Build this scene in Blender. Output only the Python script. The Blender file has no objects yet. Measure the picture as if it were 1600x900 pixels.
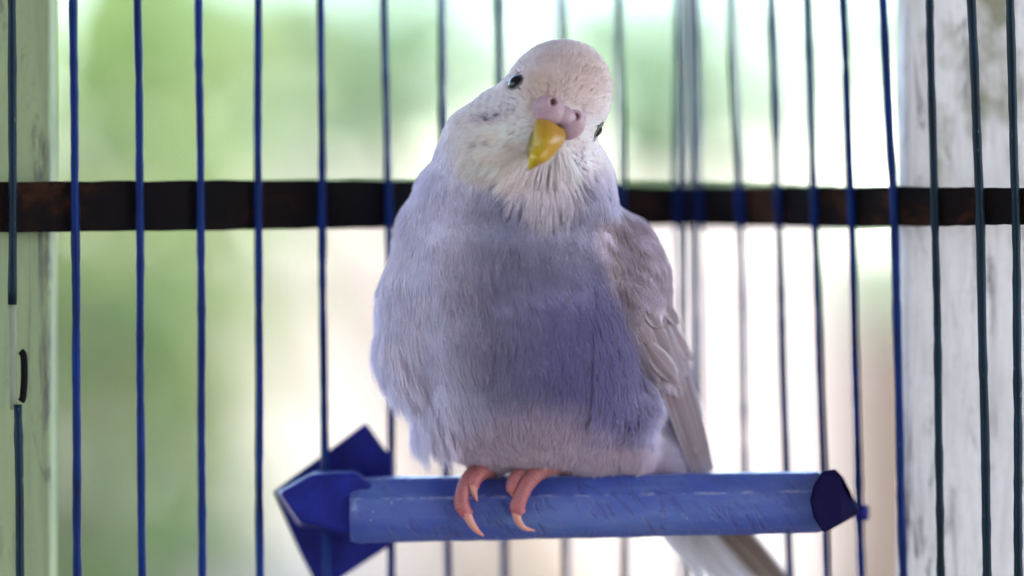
import bpy, bmesh, math, random
import numpy as np
from mathutils import Vector, Matrix
from mathutils.bvhtree import BVHTree

random.seed(7)
rng = np.random.default_rng(7)
scene = bpy.context.scene
COL = scene.collection
MM = 0.001
H = 1.30                       # height of the camera axis above the ground, metres
PX, DIST = 7.5, 800.0          # photo pixels per mm at the focus plane, camera distance (mm)

# ------------------------------------------------------------------ camera
cam_data = bpy.data.cameras.new("camera")
cam = bpy.data.objects.new("camera", cam_data)
COL.objects.link(cam)
cam.location = (0, -DIST * MM, H)
cam.rotation_euler = (math.radians(90), 0, 0)
cam_data.sensor_width = 36.0
cam_data.lens = 135.0
cam_data.clip_start = 0.02
cam_data.clip_end = 400.0
cam_data.dof.use_dof = True
cam_data.dof.focus_distance = (DIST - 4) * MM
cam_data.dof.aperture_fstop = 3.2
scene.camera = cam

# ------------------------------------------------------------------ sky, sun, exposure
SUN_EL, SUN_AZ = 46.0, 146.0     # azimuth clockwise from +Y: behind the camera, to its right
world = bpy.data.worlds.new("World")
scene.world = world
world.use_nodes = True
wn = world.node_tree
sky = wn.nodes.new("ShaderNodeTexSky")
sky.sky_type = 'NISHITA'
sky.sun_disc = False
sky.sun_elevation = math.radians(SUN_EL)
sky.sun_rotation = math.radians(SUN_AZ)
wn.links.new(sky.outputs[0], wn.nodes["Background"].inputs[0])
wn.nodes["Background"].inputs[1].default_value = 0.15
sun_data = bpy.data.lights.new("sun", 'SUN')
sun_data.energy = 2.1
sun_data.angle = math.radians(0.5)
sun_data.color = (1.0, 0.95, 0.87)
sun = bpy.data.objects.new("sun", sun_data)
COL.objects.link(sun)
_el, _az = math.radians(SUN_EL), math.radians(SUN_AZ)
to_sun = Vector((math.cos(_el) * math.sin(_az), math.cos(_el) * math.cos(_az), math.sin(_el)))
sun.rotation_euler = to_sun.to_track_quat('Z', 'Y').to_euler()
sun.location = (-2, -3, 5)

scene.view_settings.view_transform = 'Standard'
scene.view_settings.look = 'None'
scene.view_settings.gamma = 1.0
scene.view_settings.use_curve_mapping = False
scene.view_settings.exposure = 2.85
scene.render.engine = 'CYCLES'
scene.cycles.use_denoising = True
scene.cycles.max_bounces = 8
scene.cycles.transparent_max_bounces = 8
scene.cycles_curves.shape = 'RIBBONS'
scene.render.film_transparent = False


# ------------------------------------------------------------------ helpers
def mm(px, py, y=0.0):
    """photo pixel at depth y (mm behind the focus plane) -> mm coordinates, axis origin at the optical axis"""
    k = (DIST + y) / DIST / PX
    return np.array([(px - 800) * k, y, (450 - py) * k])


def W(p):
    return Vector((p[0] * MM, p[1] * MM, p[2] * MM + H))


def srgb(r, g, b):
    f = lambda c: (c / 255 / 12.92) if c / 255 <= 0.04045 else ((c / 255 + 0.055) / 1.055) ** 2.4
    return (f(r), f(g), f(b))


def link(name, me, mat=None, parent=None, label=None, category=None, group=None, kind=None, smooth=True):
    o = bpy.data.objects.new(name, me)
    COL.objects.link(o)
    if mat is not None and me is not None:
        if len(me.materials) == 0:
            me.materials.append(mat)
    if me is not None and isinstance(me, bpy.types.Mesh) and smooth:
        me.polygons.foreach_set('use_smooth', [True] * len(me.polygons))
    if parent is not None:
        o.parent = parent
        o.matrix_parent_inverse = parent.matrix_world.inverted() if parent.parent is None else Matrix()
    for k, v in (("label", label), ("category", category), ("group", group), ("kind", kind)):
        if v:
            o[k] = v
    return o


def mesh_mm(name, verts, faces):
    """mesh from mm coordinates, baked into metres and lifted to the axis height"""
    me = bpy.data.meshes.new(name)
    me.from_pydata([(v[0] * MM, v[1] * MM, v[2] * MM + H) for v in verts], [], faces)
    me.update()
    return me


def tube(pts, radii, sides=10, cap=True, squash=None, name="tube"):
    """tube through mm points; returns verts, faces"""
    pts = [np.array(p, float) for p in pts]
    n = len(pts)
    verts, faces = [], []
    ref = np.array([0.0, 1.0, 0.0])
    for i, p in enumerate(pts):
        t = pts[min(i + 1, n - 1)] - pts[max(i - 1, 0)]
        t /= np.linalg.norm(t) + 1e-9
        r_ = ref if abs(np.dot(ref, t)) < 0.95 else np.array([1.0, 0, 0])
        a = np.cross(t, r_); a /= np.linalg.norm(a)
        b = np.cross(t, a)
        for k in range(sides):
            th = 2 * math.pi * k / sides
            rr = radii[i]
            verts.append(p + (a * math.cos(th) + b * math.sin(th)) * rr)
    for i in range(n - 1):
        for k in range(sides):
            k2 = (k + 1) % sides
            faces.append((i * sides + k, i * sides + k2, (i + 1) * sides + k2, (i + 1) * sides + k))
    if cap:
        faces.append(tuple(range(sides))[::-1])
        faces.append(tuple((n - 1) * sides + k for k in range(sides)))
    return verts, faces


def catmull(pts, per=6):
    pts = [np.array(p, float) for p in pts]
    P = [2 * pts[0] - pts[1]] + pts + [2 * pts[-1] - pts[-2]]
    out = []
    for i in range(1, len(P) - 2):
        for k in range(per):
            t = k / per
            a, b, c, d = P[i - 1], P[i], P[i + 1], P[i + 2]
            out.append(0.5 * (2 * b + (c - a) * t + (2 * a - 5 * b + 4 * c - d) * t * t + (3 * b - a - 3 * c + d) * t ** 3))
    out.append(P[-2])
    return out


def prism(outline, y0, y1):
    """extrude an (x, z) mm outline from depth y0 to y1"""
    n = len(outline)
    v = [(x, y0, z) for x, z in outline] + [(x, y1, z) for x, z in outline]
    f = [tuple(range(n)), tuple(range(2 * n - 1, n - 1, -1))]
    f += [(i, i + n, (i + 1) % n + n, (i + 1) % n) for i in range(n)]
    return v, f


def bevel(me, width, seg=2):
    bm = bmesh.new(); bm.from_mesh(me)
    bmesh.ops.recalc_face_normals(bm, faces=bm.faces)
    bmesh.ops.bevel(bm, geom=list(bm.edges), offset=width, segments=seg, affect='EDGES', profile=0.5)
    bm.to_mesh(me); bm.free()
    return me


class Mat:
    def __init__(self, name, base=(0.5, 0.5, 0.5), rough=0.5, spec=0.5, **kw):
        m = bpy.data.materials.new(name)
        m.use_nodes = True
        self.m, self.nt = m, m.node_tree
        self.b = self.nt.nodes["Principled BSDF"]
        self.b.inputs["Base Color"].default_value = (*base, 1)
        self.b.inputs["Roughness"].default_value = rough
        self.b.inputs["Specular IOR Level"].default_value = spec
        for k, v in kw.items():
            self.b.inputs[k.replace('_', ' ')].default_value = v

    def n(self, t, **kw):
        x = self.nt.nodes.new(t)
        for k, v in kw.items():
            setattr(x, k, v)
        return x

    def l(self, a, b):
        self.nt.links.new(a, b)

    def coords(self, scale=(1, 1, 1), kind="Object"):
        tc = self.n("ShaderNodeTexCoord")
        mp = self.n("ShaderNodeMapping")
        mp.inputs["Scale"].default_value = scale
        self.l(tc.outputs[kind], mp.inputs["Vector"])
        return mp.outputs[0]

    def noise(self, vec, scale, detail=6, rough=0.6, dist=0.0):
        x = self.n("ShaderNodeTexNoise")
        x.inputs["Scale"].default_value = scale
        x.inputs["Detail"].default_value = detail
        x.inputs["Roughness"].default_value = rough
        x.inputs["Distortion"].default_value = dist
        self.l(vec, x.inputs["Vector"])
        return x.outputs["Fac"]

    def ramp(self, fac, stops):
        x = self.n("ShaderNodeValToRGB")
        e = x.color_ramp.elements
        while len(e) < len(stops):
            e.new(0.5)
        for el, (p, c) in zip(e, stops):
            el.position = p
            el.color = (*c, 1) if len(c) == 3 else c
        self.l(fac, x.inputs[0])
        return x.outputs[0]

    def mix(self, fac, a, b, mode='MIX'):
        x = self.n("ShaderNodeMix", data_type='RGBA', blend_type=mode)
        for sock, v in ((x.inputs[0], fac), (x.inputs[6], a), (x.inputs[7], b)):
            if hasattr(v, 'is_linked') or isinstance(v, bpy.types.NodeSocket):
                self.l(v, sock)
            elif isinstance(v, (int, float)):
                sock.default_value = v
            else:
                sock.default_value = (*v, 1)
        return x.outputs[2]

    def math(self, op, a, b=0.0, c=None):
        x = self.n("ShaderNodeMath", operation=op)
        for i, v in enumerate((a, b) if c is None else (a, b, c)):
            if isinstance(v, bpy.types.NodeSocket):
                self.l(v, x.inputs[i])
            else:
                x.inputs[i].default_value = v
        return x.outputs[0]

    def color(self, sock):
        self.l(sock, self.b.inputs["Base Color"])

    def bump(self, h, strength=0.3, dist=0.001):
        x = self.n("ShaderNodeBump")
        x.inputs["Strength"].default_value = strength
        x.inputs["Distance"].default_value = dist
        self.l(h, x.inputs["Height"])
        self.l(x.outputs[0], self.b.inputs["Normal"])


# ------------------------------------------------------------------ materials
def mat_bar(name, base, dark, chip, chipcut=0.70):
    M = Mat(name, base, 0.4, 0.12)
    v = M.coords((1, 1, 0.25))
    n1 = M.noise(v, 900, 5)
    n2 = M.noise(v, 260, 4)
    c = M.mix(M.ramp(n2, [(0.35, (0, 0, 0)), (0.7, (1, 1, 1))]), base, dark)
    c = M.mix(M.ramp(n1, [(chipcut, (0, 0, 0)), (chipcut + 0.04, (1, 1, 1))]), c, chip)
    M.color(c)
    M.bump(n1, 0.35, 0.0004)
    return M.m


M_BAR = mat_bar("blue_painted_wire", (0.0003, 0.022, 0.16), (0.0003, 0.009, 0.06), (0.10, 0.09, 0.10))
M_BAR_TEAL = mat_bar("teal_worn_wire", (0.005, 0.022, 0.042), (0.003, 0.010, 0.018), (0.10, 0.14, 0.15), 0.66)
M_WIRE_PALE = mat_bar("bare_zinc_wire", (0.38, 0.36, 0.40), (0.25, 0.24, 0.28), (0.5, 0.5, 0.5))


def mat_band():
    M = Mat("rusty_black_iron", (0.02, 0.016, 0.018), 0.8, 0.12)
    v = M.coords()
    n1 = M.noise(v, 55, 5, 0.65, 0.6)
    n2 = M.noise(v, 420, 6, 0.7)
    c = M.ramp(n1, [(0.45, (0.004, 0.003, 0.005)), (0.56, (0.011, 0.005, 0.004)), (0.70, (0.07, 0.024, 0.007))])
    c = M.mix(M.math('MULTIPLY', n2, 0.5), c, (0.006, 0.004, 0.005))
    M.color(c)
    M.bump(n2, 0.5, 0.0006)
    return M.m


M_BAND = mat_band()


def mat_post(name, white, stain, moss, mosscut, green=False):
    M = Mat(name, white, 0.75, 0.25)
    v = M.coords((1, 1, 0.07))
    grain = M.noise(v, 420, 8, 0.68, 0.8)
    fine = M.noise(M.coords((1, 1, 0.10)), 1500, 5, 0.6)
    crack = M.noise(M.coords((1, 1, 0.16)), 160, 9, 0.72, 1.2)
    blot = M.noise(M.coords((1, 1, 0.7)), 32, 4, 0.6, 0.4)
    spk = M.noise(M.coords(), 700, 5, 0.7)
    c = M.mix(M.ramp(grain, [(0.40, (1, 1, 1)), (0.58, (0, 0, 0))]), white, stain)
    c = M.mix(0.45, white, c)
    c = M.mix(M.math('MULTIPLY', M.ramp(crack, [(0.55, (0, 0, 0)), (0.64, (1, 1, 1))]), 0.85), c, (0.10, 0.095, 0.105))
    sz = M.n("ShaderNodeSeparateXYZ"); M.l(M.coords(), sz.inputs[0])
    up = M.ramp(M.math('MULTIPLY_ADD', sz.outputs[2], 8.0, -8.0 * (H - 0.02)), [(0.0, (0.12, 0.12, 0.12)), (0.5, (1, 1, 1))])
    c = M.mix(M.math('MULTIPLY', up, M.ramp(blot, [(mosscut, (0, 0, 0)), (mosscut + 0.10, (0.85, 0.85, 0.85))])), c, moss)
    c = M.mix(M.math('MULTIPLY', M.ramp(spk, [(0.45, (0, 0, 0)), (0.75, (1, 1, 1))]), 0.25), c, stain)
    M.color(c)
    h = M.math('ADD', M.math('MULTIPLY', fine, 0.5), M.math('MULTIPLY', crack, -1.2))
    M.bump(h, 0.45, 0.0008)
    return M.m


M_POST_W = mat_post("peeling_white_paint_on_wood", (0.84, 0.81, 0.82), (0.55, 0.52, 0.53), (0.20, 0.20, 0.10), 0.50)
M_POST_G = mat_post("faded_green_paint_on_wood", (0.33, 0.40, 0.22), (0.24, 0.29, 0.17), (0.18, 0.22, 0.13), 0.62)


_a, _b = mm(548, 797, 13.0), mm(1290, 784, 9.0)
_sl = (_b[2] - _a[2]) / (_b[0] - _a[0])
RIDGE = (H + (_a[2] - _sl * _a[0]) * MM, _sl)


def mat_perch():
    M = Mat("chalky_blue_paint_on_wood", (0.1, 0.15, 0.45), 0.34, 0.5)
    v = M.coords((0.25, 1, 1))
    n1 = M.noise(v, 150, 6, 0.65)
    worn = M.noise(M.coords((1, 1, 1)), 90, 6, 0.7, 0.3)
    tc = M.n("ShaderNodeTexCoord")
    m1 = M.n("ShaderNodeMapping")
    m1.inputs["Rotation"].default_value = (0, math.radians(35), 0)
    M.l(tc.outputs["Object"], m1.inputs["Vector"])
    mp = M.n("ShaderNodeMapping")
    mp.inputs["Scale"].default_value = (2.6, 0.8, 0.55)
    M.l(m1.outputs[0], mp.inputs["Vector"])
    scr = M.noise(mp.outputs[0], 260, 5, 0.6, 0.5)
    chips = M.noise(M.coords((1, 1, 0.6)), 800, 3, 0.5)
    blue = M.ramp(n1, [(0.3, (0.036, 0.060, 0.31)), (0.55, (0.062, 0.100, 0.34)), (0.75, (0.105, 0.160, 0.38))])
    scrf = M.math('MULTIPLY', M.ramp(scr, [(0.53, (0, 0, 0)), (0.60, (1, 1, 1))]), M.ramp(worn, [(0.42, (0, 0, 0)), (0.58, (1, 1, 1))]))
    c = M.mix(M.math('MULTIPLY', scrf, 0.5), blue, (0.045, 0.05, 0.24))
    c = M.mix(M.ramp(chips, [(0.73, (0, 0, 0)), (0.76, (1, 1, 1))]), c, (0.42, 0.42, 0.42))
    # rubbed paint along the planed ridges
    sx = M.n("ShaderNodeSeparateXYZ"); M.l(M.coords(), sx.inputs[0])
    z0, slope = RIDGE
    zr = M.math('SUBTRACT', sx.outputs[2], M.math('MULTIPLY_ADD', sx.outputs[0], slope, z0))
    rub = M.noise(M.coords((0.5, 1, 1)), 520, 5, 0.7)
    for off, wd in ((0.00255, 0.00030), (0.00655, 0.00035)):
        near = M.math('LESS_THAN', M.math('ABSOLUTE', M.math('SUBTRACT', zr, off)), wd)
        near = M.math('MULTIPLY', near, M.ramp(rub, [(0.47, (0, 0, 0)), (0.60, (0.5, 0.5, 0.5))]))
        c = M.mix(near, c, (0.36, 0.36, 0.52))
    M.color(c)
    h = M.math('SUBTRACT', M.math('MULTIPLY', n1, 0.4), scrf)
    M.bump(h, 0.6, 0.0006)
    M.b.inputs["Coat Weight"].default_value = 0.15
    M.b.inputs["Coat Roughness"].default_value = 0.3
    return M.m


M_PERCH = mat_perch()


def mat_plastic():
    M = Mat("navy_plastic", (0.010, 0.012, 0.19), 0.5, 0.2)
    n = M.noise(M.coords(), 300, 5)
    M.color(M.ramp(n, [(0.3, (0.006, 0.008, 0.13)), (0.7, (0.010, 0.016, 0.22))]))
    M.bump(n, 0.15, 0.0005)
    return M.m


M_NAVY = mat_plastic()
M_CAP = Mat("dark_end_grain_paint", (0.003, 0.0015, 0.032), 0.7, 0.08).m


def mat_plumage():
    m = bpy.data.materials.new("soft_lavender_plumage")
    m.use_nodes = True
    nt = m.node_tree
    nt.nodes.clear()
    out = nt.nodes.new("ShaderNodeOutputMaterial")
    at = nt.nodes.new("ShaderNodeAttribute"); at.attribute_name = "tint"
    d = nt.nodes.new("ShaderNodeBsdfDiffuse")
    t = nt.nodes.new("ShaderNodeBsdfTranslucent")
    mx = nt.nodes.new("ShaderNodeMixShader"); mx.inputs[0].default_value = 0.38
    nt.links.new(at.outputs["Color"], d.inputs[0]); nt.links.new(at.outputs["Color"], t.inputs[0])
    nt.links.new(d.outputs[0], mx.inputs[1]); nt.links.new(t.outputs[0], mx.inputs[2])
    nt.links.new(mx.outputs[0], out.inputs[0])
    return m


M_PLUME = mat_plumage()


def mat_skin_body():
    M = Mat("downy_under_plumage", (0.4, 0.38, 0.46), 0.9, 0.1)
    at = M.n("ShaderNodeAttribute"); at.attribute_name = "tint"
    M.color(at.outputs["Color"])
    return M.m


M_BODY = mat_skin_body()


def mat_feather(name, base, edge, shaft, edge_at=0.62):
    M = Mat(name, base, 0.6, 0.25)
    uv = M.n("ShaderNodeUVMap")
    sp = M.n("ShaderNodeSeparateXYZ"); M.l(uv.outputs[0], sp.inputs[0])
    au = M.math('ABSOLUTE', M.math('MULTIPLY_ADD', sp.outputs[0], 2.0, -1.0))
    oi = M.n("ShaderNodeObjectInfo")
    # barbs: oblique fine stripes
    ph = M.math('ADD', M.math('MULTIPLY', sp.outputs[1], 420.0), M.math('MULTIPLY', au, -90.0))
    st = M.math('MULTIPLY_ADD', M.math('SINE', ph), 0.5, 0.5)
    nz = M.noise(M.coords((1, 1, 1)), 700, 4)
    c = M.mix(M.ramp(M.math('ADD', au, M.math('MULTIPLY_ADD', nz, 0.3, -0.15)), [(edge_at, (0, 0, 0)), (min(edge_at + 0.25, 1), (1, 1, 1))]), base, edge)
    tip = M.ramp(sp.outputs[1], [(0.80, (0, 0, 0)), (0.97, (1, 1, 1))])
    c = M.mix(M.math('MULTIPLY', tip, 0.7), c, edge)
    c = M.mix(M.ramp(au, [(0.03, (1, 1, 1)), (0.09, (0, 0, 0))]), c, shaft)
    c = M.mix(M.math('MULTIPLY', st, 0.18), c, (0.16, 0.13, 0.17))
    hv = M.n("ShaderNodeHueSaturation")
    M.l(M.math('MULTIPLY_ADD', oi.outputs["Random"], 0.3, 0.85), hv.inputs["Value"])
    M.l(c, hv.inputs["Color"])
    M.color(hv.outputs[0])
    M.bump(st, 0.25, 0.0002)
    # light comes through thin feathers
    tr = M.n("ShaderNodeBsdfTranslucent"); M.l(hv.outputs[0], tr.inputs[0])
    mx = M.n("ShaderNodeMixShader"); mx.inputs[0].default_value = 0.3
    M.l(M.b.outputs[0], mx.inputs[1]); M.l(tr.outputs[0], mx.inputs[2])
    M.l(mx.outputs[0], M.nt.nodes["Material Output"].inputs[0])
    return M.m


M_COVERT = mat_feather("wing_covert_feather", (0.36, 0.275, 0.30), (0.66, 0.58, 0.64), (0.44, 0.36, 0.40))
M_FLIGHT = mat_feather("flight_feather", (0.40, 0.33, 0.40), (0.66, 0.60, 0.70), (0.46, 0.39, 0.44), 0.66)
M_PRIM = mat_feather("brown_primary_feather", (0.30, 0.22, 0.24), (0.52, 0.45, 0.52), (0.34, 0.26, 0.28), 0.70)
M_TAILF = mat_feather("pale_tail_feather", (0.46, 0.41, 0.40), (0.62, 0.57, 0.58), (0.30, 0.25, 0.22), 0.6)
M_TAILB = mat_feather("brown_tail_feather", (0.22, 0.15, 0.11), (0.50, 0.42, 0.36), (0.14, 0.09, 0.06), 0.72)


def mat_beak():
    M = Mat("yellow_horn", (0.6, 0.4, 0.02), 0.33, 0.5, Subsurface_Weight=0.25, Subsurface_Scale=0.0015)
    M.b.inputs["Subsurface Radius"].default_value = (1.0, 0.6, 0.2)
    uv = M.n("ShaderNodeUVMap")
    sp = M.n("ShaderNodeSeparateXYZ"); M.l(uv.outputs[0], sp.inputs[0])
    nz = M.noise(M.coords((1, 1, 1)), 420, 5)
    c = M.ramp(M.math('ADD', sp.outputs[1], M.math('MULTIPLY_ADD', nz, 0.2, -0.1)),
               [(0.10, (0.42, 0.23, 0.03)), (0.40, (0.46, 0.29, 0.005)), (0.80, (0.50, 0.38, 0.008)), (0.92, (0.60, 0.44, 0.24))])
    c = M.mix(M.math('MULTIPLY', M.ramp(sp.outputs[0], [(0.35, (0, 0, 0)), (0.75, (1, 1, 1))]), 0.5), c, (0.34, 0.16, 0.015))
    M.color(c)
    M.bump(nz, 0.12, 0.0004)
    return M.m


M_BEAK = mat_beak()
M_BEAK_LOW = Mat("olive_horn", (0.20, 0.15, 0.02), 0.45).m


def mat_cere():
    M = Mat("pink_cere_skin", (0.62, 0.44, 0.47), 0.42, 0.45, Subsurface_Weight=0.35, Subsurface_Scale=0.0012)
    nz = M.noise(M.coords(), 500, 5, 0.7)
    M.color(M.ramp(nz, [(0.3, (0.36, 0.21, 0.26)), (0.6, (0.46, 0.31, 0.35)), (0.8, (0.40, 0.30, 0.40))]))
    M.bump(M.noise(M.coords(), 700, 5), 0.5, 0.0006)
    return M.m


M_CERE = mat_cere()
M_NOSTRIL = Mat("dark_red_nostril", (0.05, 0.008, 0.010), 0.6).m
M_EYE = Mat("glossy_black_eye", (0.006, 0.006, 0.012), 0.10, 0.25, Coat_Weight=0.25, Coat_Roughness=0.02).m
M_EYERING = Mat("grey_olive_eye_ring", (0.16, 0.15, 0.13), 0.6).m


def mat_foot():
    M = Mat("pink_scaly_foot_skin", (0.55, 0.25, 0.22), 0.45, 0.4, Subsurface_Weight=0.3, Subsurface_Scale=0.0012)
    nz = M.noise(M.coords(), 330, 5, 0.6)
    at = M.n("ShaderNodeAttribute"); at.attribute_name = "tint"
    c = M.mix(M.math('MULTIPLY', M.ramp(nz, [(0.35, (0, 0, 0)), (0.7, (1, 1, 1))]), 0.35), at.outputs["Color"], (0.30, 0.11, 0.11))
    M.color(c)
    M.bump(nz, 0.3, 0.0004)
    return M.m


M_FOOT = mat_foot()
M_CLAW = Mat("translucent_pink_claw", (0.56, 0.25, 0.20), 0.35, 0.5, Subsurface_Weight=0.4, Subsurface_Scale=0.001).m


def mat_leaf(name, a, b, trans=0.45):
    M = Mat(name, a, 0.5, 0.3)
    oi = M.n("ShaderNodeNewGeometry")
    c = M.mix(oi.outputs["Random Per Island"], a, b)
    M.color(c)
    tr = M.n("ShaderNodeBsdfTranslucent"); M.l(c, tr.inputs[0])
    mx = M.n("ShaderNodeMixShader"); mx.inputs[0].default_value = trans
    M.l(M.b.outputs[0], mx.inputs[1]); M.l(tr.outputs[0], mx.inputs[2])
    M.l(mx.outputs[0], M.nt.nodes["Material Output"].inputs[0])
    return M.m


M_LEAF = mat_leaf("light_green_leaf", (0.15, 0.25, 0.08), (0.21, 0.27, 0.09))
M_LEAF2 = mat_leaf("pale_green_leaf", (0.16, 0.26, 0.14), (0.20, 0.28, 0.16))
M_BARK = Mat("grey_bark", (0.16, 0.13, 0.10), 0.85).m


def mat_simple(name, a, b, scale, rough=0.85):
    M = Mat(name, a, rough, 0.2)
    n = M.noise(M.coords(), scale, 6)
    M.color(M.mix(n, a, b))
    M.bump(n, 0.3, 0.004)
    return M.m


M_WALL = mat_simple("whitewash", (0.40, 0.36, 0.345), (0.36, 0.325, 0.31), 6)
M_PINKWALL = mat_simple("pale_pink_plaster", (0.13, 0.10, 0.085), (0.11, 0.085, 0.07), 6)
M_GROUND = mat_simple("dry_earth", (0.22, 0.17, 0.13), (0.17, 0.135, 0.10), 3)
M_SHADE_ROOF = mat_simple("shade_roof_grey", (0.42, 0.40, 0.40), (0.36, 0.34, 0.34), 8)  # surface of the added roof that shades the bird
M_SHADE_WALL = mat_simple("shade_wall_cream", (0.64, 0.56, 0.52), (0.58, 0.51, 0.47), 5)  # pale cream, so the added wall returns warm fill to the bird


# ------------------------------------------------------------------ setting
def box_mesh(name, x0, x1, y0, y1, z0, z1, bev=0.0):
    me = bpy.data.meshes.new(name)
    v = [(x, y, z) for z in (z0, z1) for y in (y0, y1) for x in (x0, x1)]
    f = [(0, 2, 3, 1), (4, 5, 7, 6), (0, 1, 5, 4), (2, 6, 7, 3), (0, 4, 6, 2), (1, 3, 7, 5)]
    me.from_pydata(v, [], f)
    if bev:
        bevel(me, bev, 2)
    return me


me = bpy.data.meshes.new("ground")
me.from_pydata([(-150, -150, 0), (150, -150, 0), (150, 150, 0), (-150, 150, 0)], [], [(0, 1, 2, 3)])
link("ground", me, M_GROUND, kind="structure", smooth=False)
link("unseen_shade_roof", box_mesh("unseen_shade_roof", -2.2, 2.2, -2.6, 0.75, 2.30, 2.36), M_SHADE_ROOF, kind="structure", smooth=False)  # added out of view to keep sun and high sky off the bird
link("unseen_shade_wall", box_mesh("unseen_shade_wall", -2.2, 2.2, -2.68, -2.60, 0, 2.36), M_SHADE_WALL, kind="structure", smooth=False)  # added behind the camera to block frontal sky light; also bounces fill

# depth (mm) of the cage wire along the photo's width: two panels that meet in a back corner
DX = [-60, 0, 300, 530, 800, 1062, 1088, 1153, 1213, 1272, 1330, 1345, 1392, 1462, 1525, 1600, 1660]
DY = [-3, 0, 9, 23, 48, 66, 65, 53, 42, 31, 22, 20, 13, 5, 0, -5, -9]


def dep(px):
    return float(np.interp(px, DX, DY))


# posts the cage is fixed to
def post(name, px0, px1, y0, mat, label):
    a, b = mm(px0, 450, y0), mm(px1, 450, y0)
    me = box_mesh(name, a[0] * MM, b[0] * MM, y0 * MM, (y0 + 14) * MM, 0.0, 2.30, 0.0015)
    return link(name, me, mat, label=label, category="post", smooth=False)


post("wooden_post", 1411, 1800, 17.5, M_POST_W, "white wooden post with peeling cracked paint and olive stains")
post("wooden_post", -260, 78, 8.2, M_POST_G, "faded green wooden post behind the broken wire bar")


# far background: whitewashed wall, pink wall end, shrubs
def far(px, py, D):
    """metres, at distance D from the camera"""
    k = D * 1000 / DIST / PX
    return Vector(((px - 800) * k * MM, D - DIST * MM, (450 - py) * k * MM + H))


def far_box(name, px0, px1, pytop, D, thick, mat, label, cat):
    a, b = far(px0, pytop, D), far(px1, pytop, D)
    return link(name, box_mesh(name, a.x, b.x, a.y, a.y + thick, 0, a.z, 0.01), mat, label=label, category=cat, kind="thing", smooth=False)


far_box("garden_wall", -1500, 2600, 318, 4.2, 0.15, M_WALL, "blurred bright whitewashed garden wall behind the cage", "wall")
far_box("gate_pillar", 1325, 1540, 500, 2.6, 0.25, M_PINKWALL, "blurred warm brown pillar beyond the white post", "pillar")


def leaf_mesh(name, centres, size, normal_bias, seed):
    r = np.random.default_rng(seed)
    verts, faces = [], []
    for c in centres:
        n = r.normal(size=3) * 0.75 + np.array(normal_bias)
        n /= np.linalg.norm(n)
        t = np.cross(n, r.normal(size=3)); t /= np.linalg.norm(t)
        s = np.cross(n, t)
        L = size * r.uniform(0.7, 1.3); w = L * 0.30
        b = len(verts)
        for (u, v, h) in ((0, 0, 0), (0.35, 1, 0.10), (0.75, 0.7, 0.08), (1, 0, -0.05), (0.75, -0.7, 0.08), (0.35, -1, 0.10), (0.5, 0, -0.02)):
            verts.append(tuple(np.array(c) + t * (u - 0.5) * L + s * v * w + n * h * L))
        for k in range(6):
            faces.append((b + k, b + (k + 1) % 6, b + 6))
    me = bpy.data.meshes.new(name)
    me.from_pydata(verts, [], faces)
    return me


def shrub(name, label, spots, D, size, mat, seed, stem_px, trunkr=0.02, cat="shrub"):
    """spots: (px, py, rx_px, ry_px, n) leaf clouds at distance D"""
    r = np.random.default_rng(seed)
    cs = []
    k = D * 1000 / DIST / PX * MM
    for (px, py, rx, ry, n) in spots:
        o = far(px, py, D)
        for _ in range(n):
            q = r.normal(size=3); q /= np.linalg.norm(q); q *= r.uniform(0, 1) ** 0.4
            cs.append((o.x + q[0] * rx * k, o.y + q[1] * 0.25, o.z + q[2] * ry * k))
    base = far(stem_px, 450, D)
    root = bpy.data.objects.new(name, None); COL.objects.link(root)
    root.location = (base.x, base.y, 0)
    root["label"] = label; root["category"] = cat
    bpy.context.view_layer.update()
    fm = leaf_mesh("foliage", cs, size, (0.3, -0.8, 0.6), seed)
    fo = link("foliage", fm, mat, root, smooth=False, kind="stuff")
    lo = np.array(cs)
    verts, faces = [], []
    tips = lo[r.choice(len(lo), 7)]
    for tp in tips:
        p0 = np.array([base.x, base.y, 0.0]); p3 = np.array(tp)
        p1 = p0 + np.array([r.normal() * .03, r.normal() * .03, max(0.3, p3[2] * 0.45)])
        p2 = (p1 + p3) / 2 + r.normal(size=3) * 0.04
        pts = catmull([p0, p1, p2, p3], 5)
        v, f = tube(pts, list(np.linspace(trunkr, 0.004, len(pts))), 6)
        o = len(verts); verts += [tuple(x) for x in v]; faces += [tuple(i + o for i in q) for q in f]
    sm = bpy.data.meshes.new("stem"); sm.from_pydata(verts, [], faces)
    link("stem", sm, M_BARK, root)
    return root


shrub("leafy_shrub", "blurred light green shrub filling the gap beside the faded green post",
      [(20, 100, 260, 220, 105), (20, 480, 260, 220, 110), (90, 820, 320, 220, 105), (230, 230, 200, 190, 70), (290, 740, 210, 200, 65), (270, 20, 200, 140, 60), (290, 480, 200, 160, 55)],
      2.5, 0.043, M_LEAF, 3, 100)
shrub("leafy_tree", "blurred pale green tree crown above the white garden wall",
      [(720, 50, 280, 210, 120), (980, 120, 210, 190, 70), (1020, 220, 140, 110, 40), (1230, 90, 300, 200, 110), (420, 60, 210, 170, 110), (520, 180, 220, 140, 80)],
      3.6, 0.065, M_LEAF2, 5, 980, 0.04, "tree")
shrub("small_shrub", "blurred small green shrub showing between pillar and white post",
      [(1375, 430, 55, 90, 70)], 2.9, 0.05, M_LEAF2, 9, 1385, 0.012)

# ------------------------------------------------------------------ cage
cage = bpy.data.objects.new("bird_cage", None); COL.objects.link(cage)
cage["label"] = "blue wire bird cage with rusty iron band around the bars"
cage["category"] = "cage"
cage.location = W((0, 40, -140))
bpy.context.view_layer.update()

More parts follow.
